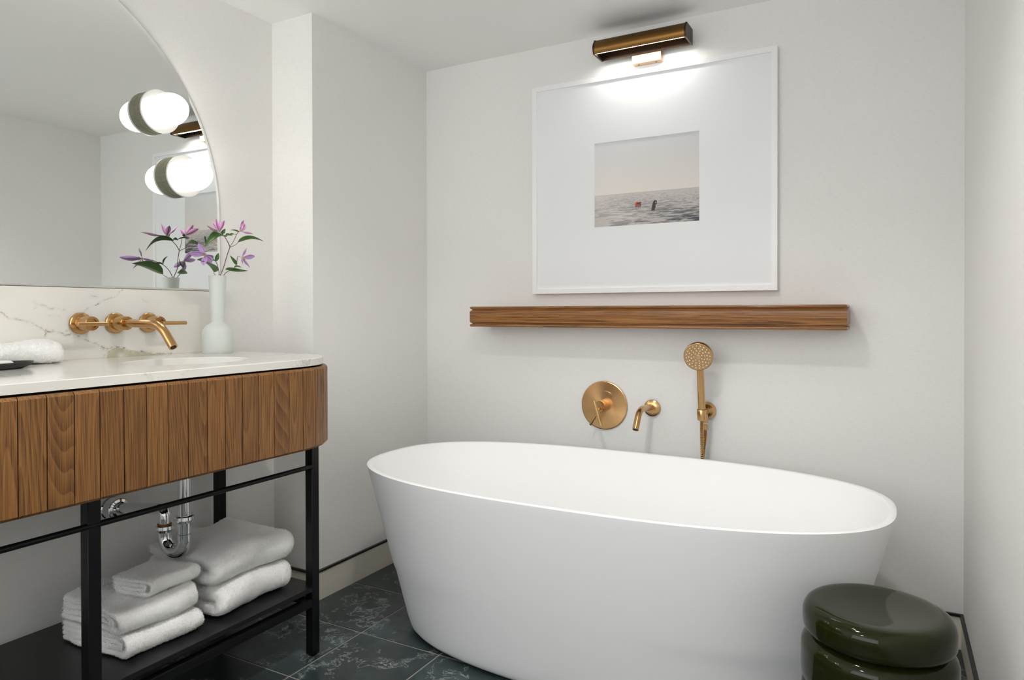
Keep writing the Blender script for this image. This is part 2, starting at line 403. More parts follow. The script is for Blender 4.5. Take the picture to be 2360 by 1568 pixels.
# ------------------------------------------------------------------ bathtub
def bathtub():
    cx, cy = -.772, 1.950; T = thing('bathtub', 'large freestanding oval white matte bathtub with thin flared rim', 'bathtub', (cx, cy, 0))
    zr = .54; a1, b1 = .788, .388; a0, b0 = .640, .283
    rings = []
    prof = [(.006, -.016), (.010, -.007), (.020, -.001), (.032, .0)]
    for z, d in prof: rings.append((z, a0+d+(a1-a0)*max(0, z-.006)/zr, b0+d+(b1-b0)*max(0, z-.006)/zr))
    for k in range(1, 25):
        u = k/24; z = .032+(zr-.004-.032)*u; q = z/zr; q2 = q+.035*math.sin(PI*q)*.0
        rings.append((z, a0+(a1-a0)*q2, b0+(b1-b0)*q2))
    rings += [(zr-.0015, a1-.0005, b1-.0005), (zr, a1-.003, b1-.003), (zr, a1-.015, b1-.015), (zr-.0015, a1-.0175, b1-.0175), (zr-.005, a1-.0185, b1-.0185)]
    for k in range(1, 25):   # inside bowl
        u = k/24; z = zr-.005-(zr-.005-.19)*u
        s = .0185+.085*u+.02*u*u
        rings.append((z, a1-s*1.35, b1-s*1.05))
    za, aa, bb = rings[-1]
    for k in range(1, 13):
        t = k/12*PI/2; rings.append((za-.085*math.sin(t), aa-.16*(1-math.cos(t)), bb-.13*(1-math.cos(t))))
    rings.append((rings[-1][0]-.004, .2, .07))
    rs = [sellipse(cx, cy, a, b, z, 144, 2.62 if z > .2 else 2.55) for z, a, b in rings]
    obj('shell', loft(rs, True, True, True), M['tub'], T, angle=60)
    obj('shadow_line_base', loft([sellipse(cx, cy, .612, .258, 0, 96), sellipse(cx, cy, .612, .258, .0075, 96)]), M['dark'], T)  # black inset base added to draw the shadow line under the tub
    obj('drain', lathe((cx, cy, rings[-1][0]-.002), (0, 0, 1), [(0, .030), (.004, .030), (.0055, .027), (.0055, .004)], 32), M['brass'], T)
bathtub()

# ------------------------------------------------------------------ vanity
VC = .891                     # vanity centre along the wall
def outline(xf, yend, r, n=14, xb=-1.985):
    """path from the wall round the front to the wall, mirrored about VC; returns list of (x,y)"""
    y1 = yend; y0 = 2*VC-yend; P = [(xb, y0)]
    for k in range(n+1):
        t = k/n*PI/2; P.append((xf-r+r*math.sin(t), y0+r-r*math.cos(t)))
    for k in range(n+1):
        t = k/n*PI/2; P.append((xf-r+r*math.cos(t), y1-r+r*math.sin(t)))
    P.append((xb, y1)); return P
def vanity():
    T = thing('vanity', 'oak-plank vanity with rounded corner on slim black metal legs', 'vanity', (-1.72, VC, 0))
    z0, z1 = .655, .880; xf, ye, r = -1.400, 1.592, .217
    P = outline(xf-.019, ye-.019, r-.019, 14)
    Pi = outline(xf-.034, ye-.034, r-.034, 14)
    rg = lambda Q, z: [(x, y, z) for x, y in Q]
    obj('carcass', loft([rg(P, z0+.006), rg(P, z1-.006), rg(Pi, z1-.006), rg(Pi, z0+.006), rg(P, z0+.006)], True, False, False), M['gap'], T, angle=30)
    P2 = outline(xf-.045, ye-.045, r-.045, 14)
    P3 = outline(xf-.055, ye-.055, r-.055, 14)
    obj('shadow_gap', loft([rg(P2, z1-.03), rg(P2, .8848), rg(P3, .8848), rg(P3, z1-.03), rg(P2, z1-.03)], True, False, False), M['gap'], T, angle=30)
    # planks: .05 m modules along the outline, boundary grid anchored at y = .8208
    pitch = .05; hw = (pitch-.0016)/2
    bm = bmesh.new(); bmesh.ops.create_cube(bm, size=1.)
    for v in bm.verts: v.co = Vector((v.co.x*.018-.009, v.co.y*2*hw, v.co.z*(z1-z0)))
    bmesh.ops.bevel(bm, geom=[e for e in bm.edges if abs(e.verts[0].co.z-e.verts[1].co.z) < 1e-6 and e.verts[0].co.x > -.001 and e.verts[1].co.x > -.001], offset=.006, segments=1, affect='EDGES')
    bmesh.ops.bevel(bm, geom=[e for e in bm.edges if abs(e.verts[0].co.z-e.verts[1].co.z) > .1 and e.verts[0].co.x > -.001], offset=.0014, segments=1, affect='EDGES')
    me = bpy.data.meshes.new('plank'); bm.to_mesh(me); bm.free()
    def put(x, y, ang):
        o = link('plank', me, M['oak'], T, Vector((x, y, (z0+z1)/2))-T.location, False); o.rotation_euler = (0, 0, ang)
    straight_end = ye-r                                   # 1.375
    ys = []; y = .8208
    while y+pitch <= straight_end+.004: ys.append(y); y += pitch
    yy = .8208-pitch
    while yy >= 2*VC-straight_end-.004: ys.append(yy); yy -= pitch
    for y in ys: put(xf, y+pitch/2, 0)
    for sgn, start in ((1, max(ys)+pitch), (-1, min(ys))):
        s0 = (start-straight_end) if sgn > 0 else ((2*VC-straight_end)-start)
        L = r*PI/2; k = 0
        while True:
            s = s0+pitch*(k+.5); k += 1
            if s < L:
                a = max(0., s/r); x = xf-r+r*math.cos(a); y = (straight_end+r*math.sin(a)) if sgn > 0 else (2*VC-straight_end-r*math.sin(a))
                put(x, y, a*sgn)
            else:
                x = xf-r-(s-L)
                if x-pitch/2 < -1.985: break
                put(x, ye if sgn > 0 else 2*VC-ye, PI/2*sgn)
    K = M['black_metal']
    for y in (1.531, .874, .217):
        for x in (-1.529, -1.944):
            if x < -1.9 and y == .874: continue      # no rear leg in the middle
            obj('leg', box(x-.014, x+.014, y-.0145, y+.0145, .004, .66, .0012), K, T)
            obj('foot', box(x-.009, x+.009, y-.009, y+.009, 0., .006), K, T)
    for x in (-1.529, -1.944):
        obj('lower_rail', box(x-.012, x+.012, .21, 1.53, .150, .174, .001), K, T)
    for y in (1.531, .874, .217):
        obj('cross_rail', box(-1.944, -1.529, y-.012, y+.012, .150, .174, .001), K, T)
    obj('shelf', box(-1.935, -1.516, .205, 1.545, .196, .2105, .0012), M['black_shelf'], T)
    for y in (1.50, .905, .25):
        for x in (-1.56, -1.91): obj('shelf_spacer', lathe((x, y, .150), (0, 0, 1), [(.02, .012), (.047, .012)], 16), K, T)
    obj('towel_bar', tube([(-1.520, .222, .572), (-1.520, 1.528, .572)], .0068, 14), K, T)
    return T
vanity()
BAS = (-1.655, 1.203)         # basin centre
def countertop():
    xf, ye, r = -1.412, 1.580, .205
    T = thing('countertop', 'white veined marble countertop with rounded front corner and oval sink cut-out', 'countertop', (-1.70, VC, .885))
    Pt = outline(xf, ye, r, 24, XL+.0005)
    # outline densified and re-sampled by angle around the basin centre
    dense = []
    for i in range(len(Pt)):
        a, b = Pt[i], Pt[(i+1) % len(Pt)]; L = math.hypot(b[0]-a[0], b[1]-a[1]); n = max(1, int(L/.03))
        for k in range(n): dense.append((a[0]+(b[0]-a[0])*k/n, a[1]+(b[1]-a[1])*k/n))
    dense.sort(key=lambda p: math.atan2(p[1]-BAS[1], p[0]-BAS[0]))
    c0 = (sum(p[0] for p in Pt)/len(Pt), VC)
    def out(s, z): return [(p[0]-(s if p[0] > XL+.01 else 0)*((p[0]-(-1.8))/.4 if p[0] > -1.8 else 0), p[1]-s*math.copysign(min(1., abs(p[1]-VC)/.68), p[1]-VC), z) for p in dense]
    def ell(a, b, z):
        R = []
        for p in dense:
            t = math.atan2((p[1]-BAS[1])/b, (p[0]-BAS[0])/a); R.append((BAS[0]+a*math.cos(t), BAS[1]+b*math.sin(t), z))
        return R
    ax, by = .138, .165
    rings = [ell(ax, by, .885), out(.0, .885), out(0, .9035), out(.0015, .905), ell(ax+.002, by+.002, .905), ell(ax, by, .9032), ell(ax, by, .885)]
    obj('slab', loft(rings, True, False, False), M['marble'], T, angle=25)
    B = thing('sink_basin', 'white undermount sink basin in the marble countertop', 'sink', (BAS[0], BAS[1], .80))
    R = []
    for z, k in ((.8848, 1.12), (.8848, 1.03), (.875, 1.02), (.85, .97), (.82, .88), (.795, .72), (.782, .5), (.778, .2), (.777, .1)): R.append([(BAS[0]+ax*k*math.cos(2*PI*j/64), BAS[1]+by*k*math.sin(2*PI*j/64), z) for j in range(64)])
    R2 = [[(BAS[0]+ax*k*math.cos(2*PI*j/64), BAS[1]+by*k*math.sin(2*PI*j/64), z) for j in range(64)] for z, k in ((.771, .1), (.772, .5), (.786, .76), (.82, .93), (.86, 1.04), (.880, 1.12))]
    obj('bowl', loft(R+R2, True, False, False), M['ceramic'], B)
    obj('drain_plug', lathe((BAS[0], BAS[1], .775), (0, 0, 1), [(0, .022), (.004, .022), (.006, .018), (.006, .002)], 24), M['brass_dark'], B)
countertop()
def backsplash():
    y0, y1, z0, z1 = .203, 1.579, .9052, 1.1045
    ny, nz = int((y1-y0)/.002), int((z1-z0)/.0018)
    Y, Z = np.meshgrid(np.linspace(y0, y1, ny), np.linspace(z0, z1, nz), indexing='ij')
    def vnoise(y, z, s, seed):
        r = np.random.default_rng(seed); G = r.random((256, 256)); a, b = y*s, z*s
        i, j = np.floor(a).astype(int), np.floor(b).astype(int); u, v = a-i, b-j; u, v = u*u*(3-2*u), v*v*(3-2*v)
        g = lambda p, q: G[p % 256, q % 256]
        return (g(i, j)*(1-u)+g(i+1, j)*u)*(1-v)+(g(i, j+1)*(1-u)+g(i+1, j+1)*u)*v
    def fb(s, seed): return sum(vnoise(Y, Z, s*2**k, seed+k)*.5**k for k in range(4))/1.875-.5
    Yw, Zw = Y+fb(60, 1)*.010+fb(190, 101)*.008, Z+fb(60, 11)*.010+fb(190, 111)*.008
    def dist(poly):
        d = np.full(Y.shape, 9.); tt = np.zeros(Y.shape); L = 0
        for (ya, za), (yb, zb) in zip(poly[:-1], poly[1:]):
            dy, dz = yb-ya, zb-za; q = dy*dy+dz*dz; t = np.clip(((Yw-ya)*dy+(Zw-za)*dz)/q, 0, 1)
            e = np.hypot(Yw-ya-t*dy, Zw-za-t*dz); d = np.minimum(d, e)
        return d
    V = [
     (.0011, .85, [(.2, 1.02), (.42, 1.075), (.6, 1.035), (.75, 1.06), (.8467, 1.048), (.9091, 1.0336), (.9286, 1.0243), (.9586, 1.0166), (.9791, 1.0088), (.9999, .997), (1.0141, .9871), (1.0176, .9736)]),
     (.0013, .95, [(1.0105, .9891), (1.0212, .985), (1.0357, .9866), (1.0541, .9802), (1.0653, .974), (1.0842, .9754), (1.1073, .9647), (1.1229, .9601), (1.1428, .9471), (1.1631, .938), (1.1837, .9288), (1.2048, .934), (1.2263, .9309), (1.2481, .9213), (1.2931, .9155), (1.3399, .91), (1.3985, .9022)]),
     (.0008, .7, [(1.0578, .9782), (1.0729, .9856), (1.0921, 1.013), (1.1195, 1.0389), (1.1395, 1.0511), (1.1639, 1.0656), (1.1889, 1.0776), (1.2101, 1.083), (1.2274, 1.1023)]),
     (.001, .8, [(1.1837, .9288), (1.1795, .9165), (1.1711, .9067)]), (.0016, .35, [(.9864, 1.0637), (1.0039, 1.0562), (1.0253, 1.0487), (1.0471, 1.0429), (1.062, 1.0409)]),
     (.002, .35, [(1.1317, 1.0835), (1.1518, 1.0827)]), (.0016, .3, [(1.0251, 1.0294), (1.0507, 1.0269)]), (.001, .35, [(.9862, 1.0447), (1.011, 1.0582)]), (.0008, .3, [(1.4011, .9271), (1.4025, .9043)]),
     (.0009, .5, [(.25, .95), (.40, .98), (.55, .93), (.70, .95)]), (.001, .3, [(1.29, 1.075), (1.31, 1.067)])]
    br = np.clip(.55+fb(90, 31)*2.4, .15, 1)
    m = np.zeros(Y.shape); halo = np.zeros(Y.shape)
    for wd, st, pl in V:
        d = dist(pl); m = np.maximum(m, st*br*np.exp(-(d/wd)**2)); m = np.maximum(m, st*.28*br*np.exp(-(d/(wd*3.5))**2))
    base = np.array([.79, .765, .71])[None, None]*(1+fb(7, 51)[..., None]*.10)
    col = base*(1-m[..., None])+np.array(lin((98, 78, 44))[:3])[None, None]*m[..., None]
    # grey-green lens at the foot of the slab
    from_poly = [(1.1815, .9030), (1.1837, .9225), (1.2048, .9311), (1.2263, .9292), (1.2481, .9196), (1.2931, .9133), (1.3639, .9055), (1.37, .9030)]
    ins = np.zeros(Y.shape, bool); n = len(from_poly)
    for i in range(n):
        (ya, za), (yb, zb) = from_poly[i], from_poly[(i+1) % n]
        cnd = ((za > Zw) != (zb > Zw)) & (Yw < (yb-ya)*(Zw-za)/((zb-za) if zb != za else 1e-9)+ya); ins ^= cnd
    lens = np.array(lin((182, 178, 152))[:3])[None, None]*(1+fb(40, 71)[..., None]*.5)
    eye = np.exp(-(((Y-1.222)/.012)**2+((Z-.908)/.010)**2))[..., None]
    lens = lens*(1-eye)+np.array([.80, .76, .68])[None, None]*eye
    col = np.where(ins[..., None] & (m[..., None] < .5), lens*.9+col*.1, col)
    xf = -1.980; V3 = np.stack([np.full(Y.shape, xf), Y, Z], -1).reshape(-1, 3)
    org = Vector((-1.99, VC, z0)); nn = ny*nz
    idx = np.arange(nn).reshape(ny, nz); Fc = np.stack([idx[:-1, :-1], idx[1:, :-1], idx[1:, 1:], idx[:-1, 1:]], -1).reshape(-1, 4)
    # back and edges
    bx = [(XL+.0005, y0, z0), (XL+.0005, y1, z0), (XL+.0005, y1, z1), (XL+.0005, y0, z1)]
    Vall = np.vstack([V3, np.array(bx)])-np.array(org)
    c = [idx[0, 0], idx[-1, 0], idx[-1, -1], idx[0, -1]]; b = [nn, nn+1, nn+2, nn+3]
    Fl = [tuple(q) for q in Fc.tolist()]+[(b[3], b[2], b[1], b[0]), (*idx[:, -1][::-1].tolist(), b[3], b[2])[::-1], (*idx[-1, :].tolist(), b[2], b[1])[::-1], (*idx[0, :][::-1].tolist(), b[0], b[3])[::-1], (*idx[:, 0].tolist(), b[1], b[0])[::-1]]
    me = mesh_from('backsplash', Vall.tolist(), Fl)
    ca = me.color_attributes.new('Col', 'FLOAT_COLOR', 'POINT')
    cc = np.ones((nn+4, 4), np.float32); cc[:nn, :3] = col.reshape(-1, 3); cc[nn:, :3] = base.mean((0, 1)); ca.data.foreach_set('color', cc.ravel())
    o = link('backsplash', me, M['marble_splash'], None, org, False)
    tag(o, 'white marble backsplash slab with brown veins under the mirror', 'backsplash')
backsplash()

# ------------------------------------------------------------------ mirror
def mirror_x(y): return -1.989-.0068*(y-1.3)      # the plate hangs very slightly out of parallel with the wall
def mirror():
    cy, cz, r = VC, 1.357, .684; zb = 1.1065; x0 = XL+.0008
    def ring(s, d, flat=False):
        R = [(0, cy-(r-s), zb+s*.5), (0, cy+(r-s), zb+s*.5)]
        for k in range(97):
            t = PI*k/96; R.append((0, cy+(r-s)*math.cos(t), cz+(r-s)*math.sin(t)))
        return [((x0 if flat else mirror_x(y)-d), y, z) for _, y, z in R]
    T = thing('wall_mirror', 'large arched wall mirror above the marble backsplash', 'mirror', (x0, cy, zb))
    obj('mirror_plate', loft([ring(.0, .0024), ring(.011, 0)], True, False, True), M['mirror'], T, angle=1, smooth=False)
    obj('backing', loft([ring(.0005, 0, True), ring(.0, .00245)], True, True, False), M['mirror_edge'], T, smooth=False)
mirror()
def sconce(cy, cz, label):
    xm = mirror_x(cy); fr = -1.9555-xm; T = thing('sconce', label, 'wall light', (xm, cy, cz), 'globe sconces mounted on the mirror')
    n = 110*4; gear = lambda j: (1., 1., .972, .972)[j % 4]
    obj('fluted_ring', lathe((xm, cy, cz), (1, 0, 0), [(.0008, .058), (.0008, .0638), (fr-.006, .0638), (fr-.006, .055)], n, gear=gear), M['ribbed'], T, angle=20)
    obj('glass_disc', lathe((xm, cy, cz), (1, 0, 0), [(fr-.0062, .05), (fr-.0062, .0648), (fr-.0045, .0660), (fr-.002, .0660), (fr-.0003, .0645), (fr, .050)], 64), M['opal'], T)
    prof = []
    for k in range(25):
        a = math.radians(-30+120*k/24); prof.append((fr+.035+.0697*math.sin(a), max(.0005, .0495*math.cos(a))))
    obj('globe', lathe((xm, cy, cz), (1, 0, 0), prof[::2], 28), M['globe'], T)
sconce(1.337, 1.650, 'lit opal globe sconce on fluted ring, upper one on mirror right')
sconce(1.4205, 1.4665, 'lit opal globe sconce on fluted ring, lower one on mirror right')
sconce(2*VC-1.337, 1.650, 'lit opal globe sconce, upper one on the mirror left side')
sconce(2*VC-1.4205, 1.4665, 'lit opal globe sconce, lower one on the mirror left side')

# ------------------------------------------------------------------ framed picture, picture light, ledge
def picture():
    x0, x1, z0, z1, yf, yb = -1.2605, -.3342, 1.1058, 1.9308, 2.470, 2.4985; wd = .0185
    T = thing('framed_picture', 'white framed sea photograph with wide white mat above the oak ledge', 'picture', ((x0+x1)/2, yb, z0))
    F = M['white_frame']
    def rail(a, b, c, d):   # mitred rail in the xz plane, quad a..d (outer a,b inner c,d)
        P = [a, b, c, d]; R = [[(p[0], y, p[1]) for p in P] for y in (yb, yf)]; return loft(R)
    o = [(x0, z0), (x1, z0), (x1, z1), (x0, z1)]; i = [(x0+wd, z0+wd), (x1-wd, z0+wd), (x1-wd, z1-wd), (x0+wd, z1-wd)]
    for k in range(4): obj('frame_rail', rail(o[k], o[(k+1) % 4], i[(k+1) % 4], i[k]), F, T, smooth=False)
    a0, a1, b0, b1 = -.9962, -.5970, 1.3584, 1.6780; ym = 2.4775
    rg = lambda e, y: [(a0-e, y, b0-e), (a1+e, y, b0-e), (a1+e, y, b1+e), (a0-e, y, b1+e)]
    big = lambda y: [(i[0][0], y, i[0][1]), (i[1][0], y, i[1][1]), (i[2][0], y, i[2][1]), (i[3][0], y, i[3][1])]
    obj('mat_board', loft([big(ym+.004), big(ym), rg(.0012, ym), rg(0, ym+.0012), rg(0, ym+.004)], True, False, False), M['mat_board'], T, smooth=False)
    obj('back_panel', box(x0+.004, x1-.004, ym+.006, yb, z0+.004, z1-.004), F, T, smooth=False)
    # print: grid with painted colours
    nx, nz = 340, 270; u, v = np.meshgrid(np.linspace(0, 1, nx), np.linspace(0, 1, nz), indexing='ij'); hz = .377
    r = np.random.default_rng(5); G = r.random((512, 512))
    def vn(a, b):
        i0, j0 = np.floor(a).astype(int), np.floor(b).astype(int); p, q = a-i0, b-j0; p, q = p*p*(3-2*p), q*q*(3-2*q)
        g = lambda s, t: G[s % 512, t % 512]
        return (g(i0, j0)*(1-p)+g(i0+1, j0)*p)*(1-q)+(g(i0, j0+1)*(1-p)+g(i0+1, j0+1)*p)*q
    t = np.clip((v-hz)/(1-hz), 0, 1)[..., None]
    L = lambda c: np.array(lin(c)[:3])[None, None]
    sky = L((238, 231, 223))*(1-t)+L((224, 226, 228))*t
    sky = sky*(1-.12*(u[..., None]-.2).clip(0, 1))+(1-t)*L((8, 2, 2))*u[..., None]
    dpt = np.clip((hz-v)/hz, 0, 1); pz = 1/(dpt*.93+.06)
    def wave(fx, fz, sd): return vn((u-.5)*pz*fx+sd+40, pz*fz+sd*1.7)
    wv = wave(7, 15, 3)*.46+wave(15, 33, 60)*.32+wave(31, 70, 130)*.22+(vn(u*3.1+9, v*9+3)-.5)*.22
    far = np.exp(-dpt*3.2)
    dark = np.clip((wv-.42)*4.6, 0, 1)*(.10+.95*dpt**.65)*(.50+.55*u)
    lite = L((220, 213, 208))*(1-dpt[..., None]*.25)*(1-.22*u[..., None]); deep = L((38, 48, 60))*(1-.35*u[..., None]*dpt[..., None])
    dk = np.clip(dark, 0, 1)[..., None]; sea = lite*(1-dk)+deep*dk
    glare = np.exp(-(((u-.28)/.14)**2+((v-.10)/.11)**2))[..., None]*.22
    sea = sea+glare*.6*np.array([1, .95, .92])
    c = np.where((v > hz)[..., None], sky*.97, sea)
    hl = np.exp(-((v-hz)/.003)**2)[..., None]*.25; c = c*(1-hl)
    wob = (vn(u*60, v*60)-.5)*.006
    buoy = (np.abs(u-.434+wob) < .029) & (v > .212) & (v < .268+.004*np.sin(u*300))
    bt = (np.abs(u-.438) < .016) & (v > .238) & (v < .262)
    c = np.where(buoy[..., None], L((190, 78, 48)), c); c = np.where((buoy & ((v < .222) | (u > .456)))[..., None], L((60, 26, 22)), c); c = np.where(bt[..., None], L((64, 24, 18)), c)
    c = np.where(((np.abs(u-.425) < .012) & (np.abs(v-.178+wob) < .006))[..., None], L((196, 110, 84)), c)
    sh = (((u-.594)/.019)**2+((v-.247)/.027)**2 < 1) & ~((((u-.600)/.006)**2+((v-.243)/.010)**2) < 1)
    bd = (np.abs(u-.583+(v-.22)*-.12+wob) < .017-.05*np.abs(v-.2)) & (v > .158) & (v < .248)
    c = np.where((sh | bd)[..., None], L((34, 26, 30)), c)
    rip = np.exp(-(((u-.50)/.16)**2+((v-.205)/.010)**2))[..., None]*(vn(u*45, v*160)[..., None])*.55
    c = c*(1-rip*(~buoy & ~bd & ~sh)[..., None])
    X = a0-.003+(a1-a0+.006)*u; Z = b0-.003+(b1-b0+.006)*v
    org = worg(T); V3 = (np.stack([X, np.full(X.shape, ym+.0025), Z], -1).reshape(-1, 3)-np.array(org))
    idx = np.arange(nx*nz).reshape(nx, nz); Fc = np.stack([idx[:-1, :-1], idx[1:, :-1], idx[1:, 1:], idx[:-1, 1:]], -1).reshape(-1, 4)
    me = mesh_from('photo_print', V3.tolist(), Fc.tolist()); ca = me.color_attributes.new('Col', 'FLOAT_COLOR', 'POINT')
    cc = np.ones((nx*nz, 4), np.float32); cc[:, :3] = np.clip(c, 0, 1).reshape(-1, 3); ca.data.foreach_set('color', cc.ravel())
    o = link('photo_print', me, M['print'], T, None, False); o['label'] = 'photo of calm grey sea with orange buoy and dark swimmer'
picture()
def picture_light():
    x0, x1, yf, yb, z0, z1 = -.9625, -.6180, 2.382, 2.470, 1.9850, 2.0375
    T = thing('picture_light', 'bronze half-round picture light above the white framed photograph', 'picture light', ((x0+x1)/2, D, 2.0))
    def prof(off=0., n=10):   # (y,z) section: flat back, flat top, bowed front, open bottom
        P = [(yb-off, z0), (yb-off, z1-off), (yf+.012+off, z1-off)]
        for k in range(1, n+1):
            u = k/n; P.append((yf+.012-.012*u+off-.012*math.sin(PI*u), z1-off-(z1-off-z0)*u))
        return P
    oc, ic = prof(0), prof(.0035)
    def shell(xa, xb):
        R = [[(x, p[0], p[1]) for p in oc]+[(x, p[0], p[1]) for p in ic[::-1]] for x in (xa, xb)]; return loft(R)
    obj('shade', shell(x0+.006, x1-.006), M['bronze'], T, angle=50)
    def cap(xa, xb):
        e = .0012; P = [(yb, z0-e), (yb, z1-.022), (yb-.004, z1-.018), (yf+.018, z1+e), (yf+.010, z1+e)]
        P = [(yb, z0-e), (yb, z1+e), (yf+.010, z1+e)]+[(p[0]-e, p[1]) for p in oc[3:-1]]+[(yf-.001, z0-e)]
        return loft([[(x, p[0], p[1]) for p in P] for x in (xa, xb)])
    obj('end_cap', cap(x0, x0+.006), M['bronze_dark'], T, angle=40); obj('end_cap', cap(x1-.006, x1), M['bronze_dark'], T, angle=40)
    obj('inner_liner', box(x0+.006, x1-.006, yb-.006, yb-.0038, z0+.0005, z1-.006), M['bronze_dark'], T, smooth=False)
    obj('led_strip', box(x0+.010, x1-.010, yf+.0065, yf+.0135, z0+.003, z0+.006), M['led'], T, smooth=False)
    b = obj('wall_bracket', box(-.8440, -.7335, 2.4705, D-.0005, 1.9535, 1.9995, .0012), M['brass_pale'], T)
    obj('arm', box(-.815, -.765, 2.4665, 2.4850, 1.988, 2.012, .001), M['bronze_dark'], T)
    for x in (-.822, -.7555): obj('screw', lathe((x, 2.485, 1.9536), (0, 0, -1), [(0, .003), (.0012, .003), (.0016, .0024), (.0016, .0005)], 14), M['bronze'], b)
    ld = bpy.data.lights.new('picture_lamp', 'AREA'); ld.shape = 'RECTANGLE'; ld.size = x1-x0-.03; ld.size_y = .02; ld.energy = PICTURE_LIGHT_POWER; ld.color = (1, .97, .92); ld.spread = math.radians(170)
    lo = bpy.data.objects.new('picture_lamp', ld); COL.objects.link(lo); lo.location = ((x0+x1)/2, 2.415, z0+.010); lo.rotation_euler = (math.radians(6), 0, 0)
    return T
picture_light()
def ledge():
    x0, x1, yf, yb = -1.4815, -.1152, 2.350, D-.0005
    z = [.9750, .9756, .9775, .9805, .9835, .9855, .9866, .9880, .9925, .9960, 1.0345, 1.0375, 1.0422, 1.0434, 1.0448, 1.0475, 1.0508, 1.0535, 1.0549, 1.0555]
    d = [.0035, .0018, .0004, 0, .0004, .0030, .0075, .0075, .0012, -.0006, -.0006, .0012, .0075, .0078, .0050, .0010, 0, .0010, .0028, .0050]
    R = [[(x0+q, yb, h), (x0+q, yf+q, h), (x1-q, yf+q, h), (x1-q, yb, h)] for h, q in zip(z, d)]
    o = obj('wall_ledge', loft(R), M['oak_shelf'], None, ((x0+x1)/2, yb, .975), angle=30)
    tag(o, 'long oiled oak wall ledge with beaded front above the bathtub', 'shelf')
ledge()

